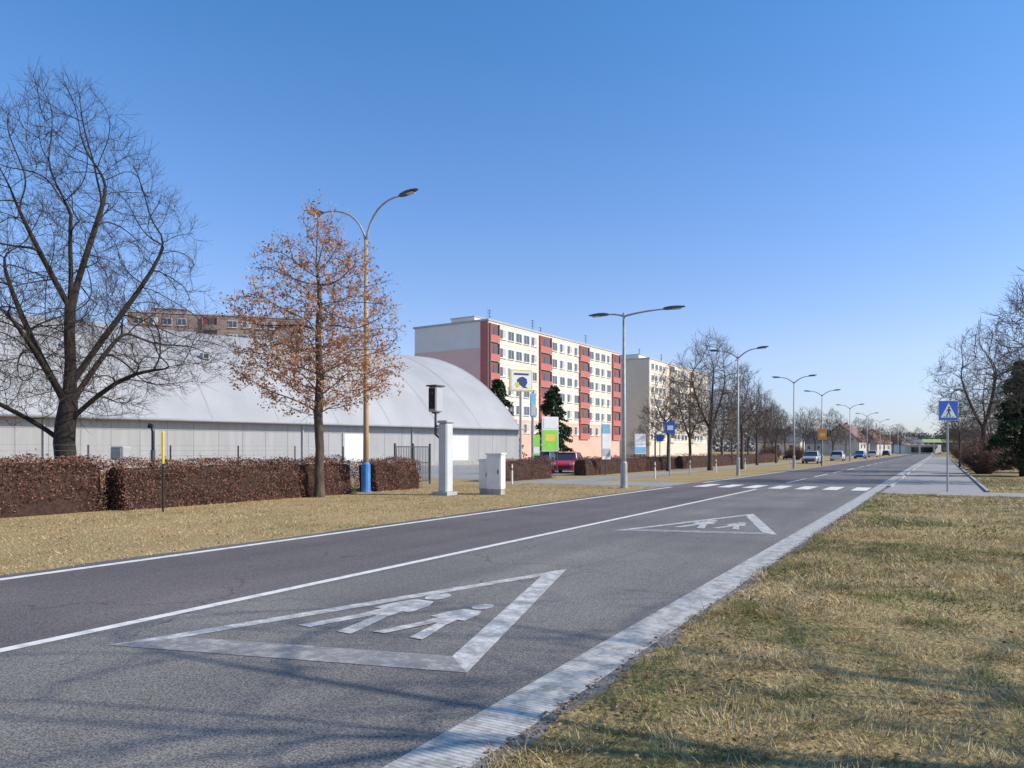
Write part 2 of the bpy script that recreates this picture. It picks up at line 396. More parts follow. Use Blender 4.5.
def litter(name,s0,s1,t0,t1,n,size,pw,label,seed):
    r_=np.random.RandomState(seed); S=s0+(s1-s0)*r_.rand(n); T=t0+(t1-t0)*r_.rand(n)**pw
    C=np.stack([DX*S-DY*T,DY*S+DX*T,0.012+0.02*r_.rand(n)],1)
    o=npmesh(name,leafquads(C,size,flat=.8,rng=r_),4,[ml]); o['kind']='stuff'; o['label']=label; o['category']='leaves'
litter('fallen_leaves',0.5,20,2.06,0.8,4600,0.016,1.6,'fallen brown leaves along the road edge',3)
litter('fallen_leaves',0.5,16,1.9,-6,2400,0.02,1,'fallen brown leaves scattered in the grass',4)
litter('fallen_leaves',2,30,10.3,18.4,1800,0.024,1,'fallen brown leaves scattered in the dry grass',5)
# ------------------------------------------------------------------ trees
def colonize(seed,stem,attr,step,infl,kill,iters=120,up=0.05,maxn=9000,limbs=(),jit=.14,iner=.5):
    rs=np.random.RandomState(seed)
    Pn=[np.array(p,float) for p in stem]; par=[-1]+list(range(len(stem)-1)); nch=[1]*(len(stem)-1)+[0]
    for a,pts in limbs:
        prev=a
        for p in pts:
            Pn.append(np.array(p,float)); par.append(prev); nch.append(0); nch[prev]+=1; prev=len(Pn)-1
    A=np.array(attr,float); nd=np.full(len(A),1e9); ni=np.zeros(len(A),int)
    def upd(i0):
        nonlocal nd,ni
        Q=np.array(Pn[i0:])
        for c0 in range(0,len(Q),400):
            q=Q[c0:c0+400]; d=((A[:,None,:]-q[None])**2).sum(2); j=d.argmin(1); dm=d[np.arange(len(A)),j]
            k=dm<nd; nd[k]=dm[k]; ni[k]=i0+c0+j[k]
    upd(0)
    for it in range(iters):
        k=nd>kill*kill; A=A[k];nd=nd[k];ni=ni[k]
        if len(A)==0 or len(Pn)>maxn: break
        act=nd<infl*infl
        if not act.any():
            act=nd<=nd.min()*1.2
        vec=A[act]-np.array(Pn)[ni[act]]; vec/=np.linalg.norm(vec,axis=1)[:,None]
        idx=ni[act]; u,inv=np.unique(idx,return_inverse=True)
        sm=np.zeros((len(u),3)); np.add.at(sm,inv,vec)
        i0=len(Pn)
        for a,ui in enumerate(u):
            if nch[ui]>=4: continue
            d=sm[a]/ (np.linalg.norm(sm[a])+1e-9)+rs.normal(size=3)*jit
            if par[ui]>=0:
                pd=Pn[ui]-Pn[par[ui]]; d=d+iner*pd/(np.linalg.norm(pd)+1e-9)
            d[2]+=up; d/=np.linalg.norm(d)
            Pn.append(Pn[ui]+d*step); par.append(int(ui)); nch.append(0); nch[ui]+=1
        if len(Pn)==i0: break
        upd(i0)
    return np.array(Pn),par
def make_tree(name,label,seed,stem,attr,step,infl,kill,R,rtip,twl,ntw,mats,up=0.05,leaves=0,leafsize=0.05,split=0.10,twr=0.005,sub=1,droop=0.0,cat='tree',leafmatl=None,tmin=4,limbs=(),jit=.14,iner=.5):
    Pn,par=colonize(seed,stem,attr,step,infl,kill,up=up,limbs=limbs,jit=jit,iner=iner)
    n=len(Pn); ch=[[] for _ in range(n)]
    for i,p in enumerate(par):
        if p>=0: ch[p].append(i)
    order=[];st_=[0]
    while st_:
        i=st_.pop(); order.append(i); st_+=ch[i]
    tips=[0]*n
    for i in reversed(order):
        tips[i]=sum(tips[c] for c in ch[i]) if ch[i] else 1
    Q=Pn.copy(); ns=len(stem)
    for _ in range(3):
        Q2=Q.copy()
        for i in range(ns,n):
            if ch[i]:
                m=max(ch[i],key=lambda c:tips[c]); Q2[i]=0.5*Q[i]+0.25*(Q[par[i]]+Q[m])
        Q=Q2
    kx=math.log(R/rtip)/math.log(max(tips[0],2)); rad=[rtip*t**kx for t in tips]
    for i in range(ns): rad[i]*= 1.0+0.45*math.exp(-Q[i][2]/0.35)
    tr=MB(); cr=MB()
    stack=[(0,None)]
    while stack:
        i,p=stack.pop(); pts=[];rr_=[]
        if p is not None: pts.append(Q[p]); rr_.append(min(rad[p],rad[i]*1.15))
        start=rad[i]
        j=i
        while True:
            pts.append(Q[j]); rr_.append(rad[j])
            if not ch[j]: break
            m=max(ch[j],key=lambda c:tips[c])
            for c in ch[j]:
                if c!=m: stack.append((c,j))
            j=m
        if start>split: tr.tube(pts,rr_,n=10 if start>0.12 else 7,cap=False)
        else: cr.tube(pts,rr_,n=5 if start>0.03 else 3,cap=False)
    rs_=random.Random(seed); LC=[]
    for i in range(n):
        if ntw and tips[i]<=tmin and par[i]>=0 and i>ns:
            d=Vector(Q[i]-Q[par[i]]).normalized()
            for _ in range(ntw if tips[i]<=2 else max(1,ntw-1)):
                r=Vector((rs_.gauss(0,1),rs_.gauss(0,1),rs_.gauss(0,1))); r.normalize()
                dd=(d*0.7+r*0.75+Vector((0,0,0.25-droop))).normalized(); l=twl*rs_.uniform(0.4,1.2)
                p0=Vector(Q[i]); p1=p0+dd*l*0.5; dd2=(dd+Vector((0,0,0.25-droop))+r*0.1).normalized(); p2=p1+dd2*l*0.5
                cr.tube([p0,p1,p2],[twr,twr*0.8,twr*0.45],n=3,cap=False,mi=1)
                LC+= [p1,p2,p0]
                for __ in range(sub):
                    r2=Vector((rs_.gauss(0,1),rs_.gauss(0,1),rs_.gauss(0,1))).normalized()
                    e=(dd*0.7+r2*0.7+Vector((0,0,0.15-droop))).normalized()*l*0.55
                    cr.tube([p1,p1+e],[twr*0.7,twr*0.4],n=3,cap=False,mi=1); LC.append(p1+e)
    ms=[mats[0],mats[1]]
    if leaves:
        LCn=np.array([tuple(x) for x in LC]); rs2=np.random.RandomState(seed)
        wt=vnoise(LCn[:,0]*1.0+LCn[:,2]*0.7,LCn[:,1]+LCn[:,2],seed,1.4)**2+0.06; wt/=wt.sum()
        idx=rs2.choice(len(LCn),leaves,p=wt); C=LCn[idx]+rs2.normal(size=(leaves,3))*0.07
        cr.quadnp(leafquads(C,leafsize,rng=rs2),2); ms.append(leafmatl or M_dry)
    e=thing(name,label,cat)
    tr.part('trunk',[mats[0]],e,True); cr.part('crown',ms,e,False)
    return e
def egg(seed,n,cz,rx,rzl,rzu,shell=0.35,p=0.8,cx=0,cy=0,tp=.35,pw=.7):
    rs=np.random.RandomState(seed); out=[]
    while len(out)<n:
        v=rs.normal(size=3); v/=np.linalg.norm(v); r=(shell+(1-shell)*rs.rand())**pw
        z=v[2]*r
        taper=1.0-(tp*max(z,0))
        bump=1+0.14*math.sin(3*math.atan2(v[1],v[0])+seed)+0.1*math.sin(7*v[2]+seed*2)
        out.append((cx+v[0]*r*rx*taper*bump,cy+v[1]*r*rx*taper*bump,cz+(z*rzu if z>0 else z*rzl)))
    return out
DKM=(M_bark,M_twig); BRM=(M_bark2,M_twig2)
st=[(0,0,0),(0.02,0,0.6),(0.0,0.02,1.2),(-0.05,0,1.8),(-0.02,0,2.3),(0.05,0.02,2.8),(.08,.06,3.4),(.08,.08,4.1),(.06,.06,4.8),(.08,.06,5.6),(.12,.04,6.5),(.12,0,7.4),(.14,0,8.2)]
def limb(a,az,pts): 
    c,s=math.cos(az),math.sin(az); return (a,[(r*c,r*s,z) for r,z in pts])
lm=[limb(3,3.3,[(.4,2.15),(.9,2.5),(1.5,2.8),(2.1,3.0),(2.7,3.4)]),
    limb(4,-.1,[(.4,2.7),(.9,3.1),(1.5,3.6),(2.1,3.9),(2.7,3.9),(3.2,3.7)]),
    limb(5,1.3,[(.4,3.3),(.9,3.9),(1.4,4.5),(1.9,5.1)]),
    limb(5,-1.5,[(.4,3.2),(.9,3.7),(1.5,4.2),(2.1,4.6)]),
    limb(5,2.8,[(.4,3.4),(.9,4.1),(1.4,4.9),(1.9,5.7),(2.3,6.5),(2.6,7.2)]),
    limb(6,.3,[(.4,4.0),(.9,4.7),(1.4,5.5),(1.9,6.2),(2.3,6.9),(2.6,7.5)]),
    limb(9,1.0,[(.25,6.3),(.55,7.2),(.85,8.1),(1.1,9.0)]),limb(9,-2.3,[(.3,6.3),(.7,7.1),(1.1,8.0)])]
at=egg(5,3500,5.3,4.25,3.1,7.0,shell=0.0,pw=.42,tp=.42)
T=make_tree('bare_tree','large leafless dark tree with broad crown behind the hedge',21,st,at,0.2,1.0,0.26,0.275,0.0055,0.55,3,DKM,up=0.04,split=0.06,twr=0.0042,sub=1,limbs=lm,jit=.10,iner=.6)
T.location=P(66,20.8)
# orange tree
st=[(0,0,0),(0.02,0,0.5),(0.0,0.0,1.0),(0.03,0,1.6),(0.0,0,2.2),(-0.03,0,2.8),(0,0,3.4),(0.04,0,4.1),(0,0,4.8),(-0.03,0,5.6),(0.02,0,6.4),(0,0,7.2)]
at=egg(9,1900,5.2,2.85,2.7,4.75,shell=0.1,tp=.5)
T=make_tree('autumn_tree','small tree with dry orange brown leaves beside the hedge',33,st,at,0.2,1.2,0.30,0.15,0.008,0.45,2,BRM,up=0.22,leaves=16500,leafsize=0.047,split=0.05,twr=0.005,sub=1)
T.location=P(319,25.0)
st=[(0,0,0),(0.02,0,0.8),(0,0.03,1.6),(0.03,0,2.4),(0.05,0,3.2),(-.08,.05,4.2),(.08,.04,5.2),(0,0,6.2)]
lg=[limb(4,a,[(.4,3.9),(.9,5.0),(1.3,6.2),(1.6,7.4)]) for a in (.4,2.5,4.6)]
at=egg(12,1600,5.9,3.5,3.4,5.4,shell=0.05,pw=.5)
GA=make_tree('street_tree','leafless tree with rounded crown beside the road',41,st,at,0.28,1.3,0.36,0.17,0.010,0.7,3,BRM,up=0.14,split=0.06,twr=0.009,sub=1,limbs=lg,jit=.1,iner=.65)
GA.location=P(710,58); GA['group']='leafless trees along the road'; GA.scale=(1.0,1.0,0.98)
at=egg(14,900,5.4,2.5,2.6,4.2,shell=0.1,pw=.5)
GB=make_tree('street_tree','slender leafless tree beside the road',43,st[:6],at,0.28,1.3,0.38,0.13,0.010,0.6,3,BRM,up=0.2,split=0.05,twr=0.009,sub=1)
GB.location=P(668,56); GB['group']='leafless trees along the road'; GB.scale=(0.85,)*3
for px,Y,s_,k,r in [(742,62,.92,1,1),(757,78,.9,1,2),(776,90,.75,1,3),(690,80,.9,0,4),(803,112,.85,1,5),(833,140,.85,0,1.3),(846,165,.8,1,2.4),
                    (868,190,.9,0,3.1),(884,215,.9,1,4.4),(722,98,.9,0,2.2),(655,95,.8,1,5.2),(640,70,.42,1,0.6),(960,150,.9,0,.4),(975,120,.8,1,1.9),(992,105,.9,0,2.9),(955,230,1.,1,0.2),(1015,88,.95,0,5),
                    (748,130,1.0,0,.7),(765,140,1.1,0,2.7),(785,150,1.0,1,3.7),(815,185,1.1,0,5.7),(732,120,.9,1,1.7),(858,240,1.1,0,.9),(900,300,1.1,0,2.5),(772,115,.8,0,4.9),
                    (880,260,.9,0,3.9),(893,330,1.1,0,.3),(910,380,1.2,1,.3),(838,250,1.1,0,1.9),(798,220,1.1,0,2.9),
                    (918,420,1.3,0,.8),(930,440,1.2,1,1.8),(944,400,1.3,0,2.8),(952,330,1.1,0,3.8),(962,260,1.0,0,4.8),(948,280,1.0,1,5.8)]:
    src=GA if k==0 else GB
    dup(src,P(px,Y),r,s_)
dup(GA,P(984,54),2.2,(1.0,1.0,.98),'leafless tree with fine branches beside the footpath')
dup(GA,P(1068,36),0.7,1.08,'leafless tree with fine branches beside the footpath')
dup(GB,P(960,66),1.2,0.75,'slender leafless tree beside the footpath')
st=[(0,0,0),(0.03,0,1.2),(0,.05,2.4),(.05,0,3.4),(0,.08,4.4),(.08,0,5.4),(0,.05,6.5),(.06,0,7.6),(0,.04,8.6)]
ls=[limb(3,2.9,[(.8,3.9),(1.7,4.5),(2.7,5.2),(3.6,6.0)]),limb(4,.2,[(.8,4.9),(1.6,5.6),(2.5,6.6)]),limb(4,4.0,[(.7,5.0),(1.4,6.0),(2.0,7.2)]),limb(5,2.0,[(.7,6.1),(1.3,7.1),(1.8,8.4)]),limb(6,5.2,[(.6,7.2),(1.1,8.2),(1.5,9.3)])]
at=egg(17,110,6.8,3.8,3.2,4.0,shell=.1,pw=.6)
GC=make_tree('verge_tree','sparse young leafless tree on the grass verge',51,st,at,0.3,2.2,0.5,0.085,0.012,0.9,1,BRM,up=0.1,split=0.05,twr=0.010,sub=0,limbs=ls,tmin=1)
GC.location=(9.0,2.7,0); GC['group']='young leafless trees on the verge'
dup(GC,(14.2,3.1,0),2.6,1.15)
# conifers
M_need=leafmat('needles',[(0.018,0.03,0.014),(0.04,0.065,0.028),(0.07,0.10,0.04)],0.8)
def conifer(name,label,seed,Hh,Rr,nl,size,pos,group=None):
    rs=random.Random(seed); rn=np.random.RandomState(seed); e=thing(name,label,'tree',pos,group=group)
    t=MB(); t.tube([(0,0,0),(0.03,0,Hh*0.5),(0,0,Hh*0.97)],[0.16,0.1,0.02],n=8); t.part('trunk',[M_bark],e,True)
    c=MB(); C=[]
    nb=int(Hh*14)
    for i in range(nb):
        z=Hh*(0.08+0.9*i/nb); f=1-(z/Hh); r=Rr*(0.12+0.95*f**0.75)*rs.uniform(0.7,1.15); a=rs.uniform(0,6.28)
        p0=Vector((0,0,z)); p1=Vector((math.cos(a)*r*0.6,math.sin(a)*r*0.6,z+0.12*r)); p2=Vector((math.cos(a)*r,math.sin(a)*r,z-0.05*r))
        c.tube([p0,p1,p2],[0.03,0.02,0.006],n=3,cap=False,mi=0)
        m=int(nl/nb)
        for j in range(m):
            u=rs.random()**0.6; q=(p0.lerp(p1,u*2) if u<0.5 else p1.lerp(p2,u*2-1)); C.append((q.x+rs.gauss(0,.13),q.y+rs.gauss(0,.13),q.z+rs.gauss(0,.1)))
    c.quadnp(leafquads(np.array(C),size,rng=rn),1); c.part('crown',[M_bark,M_need],e)
    return e
cv=conifer('conifer_tree','dark green conifer standing in front of the apartment block',3,11.0,3.4,8000,0.2,P(498,98),'conifers by the apartment block')
dup(cv,P(553,88),2,(0.82,0.82,0.84)); dup(cv,P(484,108),4,(0.8,0.8,0.75))
conifer('conifer_tree','dense dark evergreen tree beside the footpath',8,7.0,2.1,16000,0.09,P(1022,45))
def shrub(name,label,seed,Hh,Rr,n,pos,mats,leafm,nl):
    rs=random.Random(seed); rn=np.random.RandomState(seed); b=MB(); C=[]
    for i in range(n):
        a=rs.uniform(0,6.28); r=Rr*rs.random()**0.5; h=Hh*rs.uniform(0.5,1)*(1-0.35*(r/Rr)**2)
        p0=Vector((math.cos(a)*r*0.3,math.sin(a)*r*0.3,0)); p2=Vector((math.cos(a)*r,math.sin(a)*r,h)); p1=p0.lerp(p2,0.5)+Vector((rs.gauss(0,.1),rs.gauss(0,.1),.15))
        b.tube([p0,p1,p2],[0.012,0.01,0.004],n=3,cap=False)
        for u in (0.4,0.6,0.8,0.95):
            q=p0.lerp(p2,u); d=Vector((rs.gauss(0,1),rs.gauss(0,1),rs.gauss(0.4,.7))).normalized()*0.35
            b.tube([q,q+d],[0.007,0.003],n=3,cap=False); C.append(tuple(q+d))
    C=np.array(C); idx=rn.randint(0,len(C),nl); b.quadnp(leafquads(C[idx]+rn.normal(size=(nl,3))*0.1,0.05,rng=rn),1)
    e=thing(name,label,'shrub',pos); b.part('branches',[mats,leafm],e); return e
SH=shrub('brown_shrub','brown leafless shrub beside the footpath',5,2.1,1.5,420,P(984,50),M_twig2,M_hedge,6000)
SH['group']='brown shrubs'
for px,Y,k in [(1003,60,1.1),(972,80,1.0),(1000,88,1.5),(963,115,1.2),(985,95,1.6),(1030,52,1.1),(796,120,1.1),(770,105,1.1)]:
    dup(SH,P(px,Y),px,k)
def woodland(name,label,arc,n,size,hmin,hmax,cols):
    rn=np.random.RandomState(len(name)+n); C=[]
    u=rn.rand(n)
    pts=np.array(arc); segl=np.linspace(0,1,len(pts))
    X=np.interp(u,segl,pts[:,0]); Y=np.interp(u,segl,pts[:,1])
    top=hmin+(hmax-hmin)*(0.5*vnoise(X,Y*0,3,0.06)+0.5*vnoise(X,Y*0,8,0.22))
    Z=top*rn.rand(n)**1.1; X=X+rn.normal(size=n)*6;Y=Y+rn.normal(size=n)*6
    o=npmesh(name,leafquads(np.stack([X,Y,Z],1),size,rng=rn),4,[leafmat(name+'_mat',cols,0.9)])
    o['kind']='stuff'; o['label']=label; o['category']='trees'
woodland('distant_woodland','brown and green woodland on the skyline with haze painted into its greyed colours',[(-400,540),(0,600),(330,640),(500,640),(800,540)],42000,1.2,8,22,[(0.19,0.20,0.21),(0.26,0.25,0.25),(0.15,0.18,0.17)])  # greyed leaf colours carry painted distance haze, no haze volume
woodland('roadside_thicket','brown thicket beyond the end of the footpath',[(235,380),(170,220),(120,135),(130,115)],16000,0.3,1.0,5.0,[(0.14,0.115,0.09),(0.22,0.18,0.14),(0.13,0.13,0.08)])
# ------------------------------------------------------------------ hedges
def hedge(s0,s1,t0,t1,h,seed,label='clipped reddish brown hedge along the grass strip',dens=560):
    rn=np.random.RandomState(seed); L_=s1-s0; Wd=t1-t0
    e=thing('hedge',label,'hedge',W((s0+s1)/2,(t0+t1)/2),ROT,'hedges along the grass strip')
    b=MB(); nx=max(2,int(L_/0.5)); 
    prof=[(-Wd/2+.14,0),(-Wd/2+.14,h*.5),(-Wd/2+.22,h-.2),(0,h-.14),(Wd/2-.22,h-.2),(Wd/2-.14,h*.5),(Wd/2-.14,0)]
    vs=[];fs=[]
    for i in range(nx+1):
        y=-L_/2+.12+(L_-.24)*i/nx
        for (x,z) in prof: vs.append((x+rn.normal()*.04,y,max(0,z+(rn.normal()*.04 if z>0 else 0))))
    k=len(prof)
    for i in range(nx):
        for j in range(k-1): a=i*k+j; fs.append((a,a+1,a+k+1,a+k))
    fs.append(tuple(range(k-1,-1,-1))); fs.append(tuple(nx*k+j for j in range(k)))
    b.add(vs,fs); b.part('branches',[M_hcore],e)
    area=2*L_*h+L_*Wd+2*Wd*h; n=int(area*dens); C=np.zeros((n,3)); pick=rn.rand(n)*area
    a1=L_*h; u=rn.rand(n);v=rn.rand(n)
    y=(u-.5)*L_; 
    dep=np.abs(rn.normal(size=n))*0.08
    wob=(vnoise(y+50,v*h*2+9,seed,1.8)-.5)*.28+(vnoise(y+50,v*h*2+9,seed+3,.5)-.5)*.18
    m1=pick<a1; m2=(pick>=a1)&(pick<2*a1); m3=(pick>=2*a1)&(pick<2*a1+L_*Wd); m4=pick>=2*a1+L_*Wd
    C[m1]=np.stack([np.full(n,Wd/2)-dep+wob,y,v*h],1)[m1]; C[m2]=np.stack([np.full(n,-Wd/2)+dep+wob,y,v*h],1)[m2]
    C[m3]=np.stack([(v-.5)*Wd,y,h-dep+wob*.9],1)[m3]
    sg=np.where(rn.rand(n)<.5,-1,1); C[m4]=np.stack([(u-.5)*Wd,sg*(L_/2-dep),v*h],1)[m4]
    tw=(rn.rand(n)<.10)&m3; C[tw,2]+=rn.rand(tw.sum())*.14
    edge=(np.abs(C[:,0])>Wd/2-.16)&(C[:,2]>h-.16); C[edge,2]-=.06; C[edge,0]*=.95
    C[:,2]=np.clip(C[:,2],0.02,None)
    V=leafquads(C,0.028,rng=rn)
    o=npmesh('foliage',V,4,[M_hedge]); o.parent=e
    return e
hedge(-2,11.5,18.9,20.5,1.42,1); hedge(11.7,20.6,18.5,19.8,1.27,2); hedge(21.9,24.7,18.6,19.8,1.22,3)
hedge(31.8,37.6,18.9,20.0,1.15,4,dens=350); hedge(42.0,60,18.9,20.0,1.15,5,dens=200); hedge(62,105,18.9,20,1.2,6,dens=90)
# ------------------------------------------------------------------ fence and gate
e=thing('wire_fence','thin grey wire fence with metal posts behind the hedge','fence',W(0,21.0),ROT)
s_=-6
pm=MB(); pm.tube([(0,0,0),(0,0,1.75)],0.025,n=6); pme=pm.mesh('fence_post',[M_dsteel])
while s_<30:
    if not (25.0<s_<29): 
        o=bpy.data.objects.new('fence_post',pme); col.objects.link(o); o.parent=e; o.location=(0,s_,0)
    s_+=2.6
w_=MB()
for z in [0.3+0.16*i for i in range(10)]:
    w_.tube([(0,-6,z),(0,24.8,z)],0.0028,n=3,cap=False); w_.tube([(0,29.2,z),(0,30,z)],0.0028,n=3,cap=False)
w_.part('wire_mesh',[M_steel],e)
e=thing('metal_gate','grey barred metal gate in the fence','gate',W(27.2,21.0),ROT)
for y in (-1.3,0,1.3):
    b=MB(); b.box((0,0,.95),(0.08,0.08,1.9),bev=.005); b.part('gate_post',[M_dsteel],e,loc=(0,y,0))
for c in (-.65,.65):
    b=MB()
    for z in (.15,1.0,1.75): b.box((0,c,z),(.04,1.18,.05))
    for i in range(10): b.box((.003,c-.54+i*.12,.95),(.02,.02,1.6))
    b.part('gate_leaf',[M_dsteel],e)
# ------------------------------------------------------------------ hall
def hall():
    Bx=P(519,85); rz=math.atan2(.687,.727)
    e=thing('sports_hall','long white hall with curved barrel roof and grey wall','hall',Bx,rz)
    L_=70.0; Wd=45.4; hw=4.0; sag=10.2; Rr=(22.7**2+sag**2)/(2*sag); cy=Wd/2; cz=hw+sag-Rr
    M_wall=mat('hall_wall',(0.40,0.395,0.385),(0.35,0.345,0.335),scale=1.2,rough=0.6,stretch=(2,2,0.2))
    M_roof=mat('hall_roof',(0.43,0.42,0.41),(0.36,0.355,0.35),scale=0.3,rough=0.7,stretch=(1,0.3,1),detail=8)
    w=MB(); 
    w.box((-L_/2,.1,hw/2),(L_,.2,hw)); w.box((-L_/2,Wd-.1,hw/2),(L_,.2,hw))
    a0=math.asin((Wd/2)/Rr)
    arc=[(cy+Rr*math.sin(a),cz+Rr*math.cos(a)) for a in np.linspace(-a0,a0,29)]
    for x in (-0.02,-L_+.02):
        w.add([(x,.2,0)]+[(x,y,z) for y,z in arc]+[(x,Wd-.2,0)],[tuple(range(31))])
    M_wj=mat('wall_joint',(0.31,0.31,0.30),scale=1)
    for k in range(1,35): w.box((-k*2.03,-.005,2.2),(.05,.012,3.3),1)
    w.box((-L_/2,-.008,3.2),(L_,.014,.07),1)
    w.part('wall',[M_wall,M_wj],e)
    r=MB(); n=len(arc)
    vs=[(0.3,y,z+.1) for y,z in arc]+[(-L_-.3,y,z+.1) for y,z in arc]
    r.add(vs,[(i,i+1,n+i+1,n+i) for i in range(n-1)])
    for k in range(0,13):
        x=-k*L_/12+(.15 if k==0 else 0)
        vs=[(x+.05,y,z+.12) for y,z in arc]+[(x-.05,y,z+.12) for y,z in arc]
        r.add(vs,[(i,i+1,n+i+1,n+i) for i in range(n-1)],1)
    r.box((-L_/2,-.25,hw-.02),(L_+.6,.9,.22),2)
    M_seam=mat('roof_seam',(0.37,0.365,0.36),(0.33,0.33,0.325),scale=1,rough=.6)
    M_eave=mat('eave',(0.34,0.35,0.36),(0.30,0.31,0.32),scale=1,rough=.6)
    r.part('roof',[M_roof,M_seam,M_eave],e,True)
    p=MB(); p.box((-L_/2,-.06,.25),(L_,.14,.5)); p.part('plinth',[M_conc],e)
    for x in (-21.5,-9):
        d=MB(); d.box((0,0,1.6),(2.9,.08,3.2),0); d.box((0,-.05,1.6),(2.6,.05,3.0),1); d.part('door',[M_grey,M_white],e,loc=(x,-.05,0))
    for x in (-27,-47,-15):
        d=MB(); d.tube([(0,0,-1.85),(0,0,1.85)],.06,n=8); d.part('downpipe',[M_grey],e,loc=(x,-.1,1.95))
    for x in (-13,-33,-44):
        v=MB(); i=5; v.box((0,0,0),(.7,.7,.6),0,bev=.06); v.box((0,-.36,0),(.4,.04,.35),1); v.part('roof_vent',[M_grey,M_dark],e,loc=(x,arc[i][0],arc[i][1]+.3))
hall()
# ------------------------------------------------------------------ apartment blocks
def aptblock(name,label,corner,rz,L_,Dp,nf,bays,cols,wins,M_f,M_g,M_low,M_red,fh=2.8,gp=None,lowf=1,ws=1.0):
    e=thing(name,label,'apartment building',corner,rz)
    Hh=nf*fh+.9
    b=MB()
    b.box((-Dp/2,L_/2,Hh/2),(Dp,L_,Hh),1)
    zl=fh*lowf+0.6
    b.box((.06,L_/2,(Hh+zl)/2),(.12,L_,Hh-zl),0); b.box((.07,L_/2,zl/2-.01),(.14,L_+.02,zl-.02),2)
    for f in range(1,nf+1): b.box((.137,L_/2,f*fh+.55),(.02,L_,.07),3)
    b.box((-Dp/2,L_/2,Hh+.15),(Dp+.5,L_+.4,.3),4)
    b.part('wall',[M_f,M_g,M_low,M_seamc,M_grey],e)
    gd=MB()
    if gp:
        gd.box((-Dp/2-.7,-.05,Hh*.405),(Dp-1.45,.1,Hh*.81),0)
        gd.box((-Dp/2-.7,-.115,Hh*.27),(Dp-1.45,.02,Hh*.54),2)
    gd.box((-.75,-.055,Hh/2),(1.4,.11,Hh-.1),1)
    gd.part('gable_panel',[gp or M_g,M_red,M_g2],e)
    a_=1.75*min(ws,1.08); h_=1.45*ws
    wm=MB(); wm.box((.02,0,0),(.1,a_,h_),0); wm.box((.075,-a_*.24,0),(.03,a_*.42,h_-.2),1); wm.box((.075,a_*.24,0),(.03,a_*.42,h_-.2),1); wm.box((.1,0,-h_/2-.05),(.2,a_+.15,.05),0)
    wme=wm.mesh('window',[M_wfr,M_wgl])
    wm2=MB(); wm2.box((.02,0,0),(.1,a_,h_),0); wm2.box((.075,-a_*.24,0),(.03,a_*.42,h_-.2),1); wm2.box((.075,a_*.24,.15),(.03,a_*.42,h_-.5),2); wm2.box((.1,0,-h_/2-.05),(.2,a_+.15,.05),0)
    wme2=wm2.mesh('window',[M_wfr,M_wgl,M_cur])
    rs=random.Random(5)
    for f in range(1,nf):
        for y in wins:
            o=bpy.data.objects.new('window',wme if rs.random()<.55 else wme2); col.objects.link(o); o.parent=e; o.location=(.12,y,f*fh+.55+fh*.55)
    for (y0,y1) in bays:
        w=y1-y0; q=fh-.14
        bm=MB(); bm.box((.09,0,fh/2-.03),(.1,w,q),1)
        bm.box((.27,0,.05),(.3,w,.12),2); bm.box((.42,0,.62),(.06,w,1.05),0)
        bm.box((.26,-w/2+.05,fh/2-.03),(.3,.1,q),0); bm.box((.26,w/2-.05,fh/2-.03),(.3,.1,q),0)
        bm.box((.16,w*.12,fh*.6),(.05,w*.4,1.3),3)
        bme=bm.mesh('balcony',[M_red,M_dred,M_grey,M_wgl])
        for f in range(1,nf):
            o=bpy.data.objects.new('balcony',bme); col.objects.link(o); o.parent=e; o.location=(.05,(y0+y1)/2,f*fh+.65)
    ph=MB(); ph.box((-Dp/2,7,Hh+1.0),(5,7,1.4),0); ph.box((-Dp/2,7,Hh+1.75),(5.3,7.3,.12),1); ph.part('roof_house',[M_f,M_grey],e)
    if L_>40:
        ph=MB(); ph.box((-Dp/2,32,Hh+.9),(4,5,1.2),0);ph.box((-Dp/2,32,Hh+1.55),(4.3,5.3,.12),1); ph.part('roof_house',[M_f,M_grey],e)
    for y,x in ((9,-6),(22,-5),(30,-8),(44,-5)):
        if y<L_:
            a=MB(); a.tube([(0,0,0),(0,0,3.6)],.06,n=4); 
            for z in (2.4,2.9,3.4): a.tube([(0,-.7,z),(0,.7,z)],.04,n=3)
            a.part('roof_antenna',[M_dsteel],e,loc=(x,y,Hh+.25))
    return e
M_seamc=mat('panel_seam',(0.58,0.50,0.42),scale=1)
M_cream=mat('cream_render',(0.80,0.71,0.57),(0.75,0.66,0.53),scale=.5,rough=.9)
M_gbl=mat('light_gable_render',(0.80,0.75,0.68),(0.76,0.71,0.65),scale=.5,rough=.9)
M_g2=mat('salmon_render',(0.80,0.46,0.38),(0.75,0.43,0.36),scale=.5,rough=.9)
M_pg=mat('pale_pink_render',(0.82,0.53,0.45),(0.78,0.50,0.43),scale=.5,rough=.9)
M_pink=mat('pink_render',(0.76,0.45,0.35),(0.68,0.40,0.31),scale=.5,rough=.9)
M_redp=mat('red_render',(0.52,0.15,0.12),(0.46,0.13,0.11),scale=1,rough=.8)
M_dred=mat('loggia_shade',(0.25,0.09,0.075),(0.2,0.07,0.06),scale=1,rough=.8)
M_wfr=mat('window_frame',(0.75,0.74,0.71),(0.66,0.65,0.62),scale=2,rough=.5)
M_wgl=glassmat('window_glass',(0.08,0.09,0.105),.1)
M_cur=mat('curtain',(0.5,0.5,0.48),scale=3)
wins=[4.1+2.5*i for i in range(5)]+[21.5+2.9*i for i in range(4)]+[36.6+2.7*i for i in range(4)]
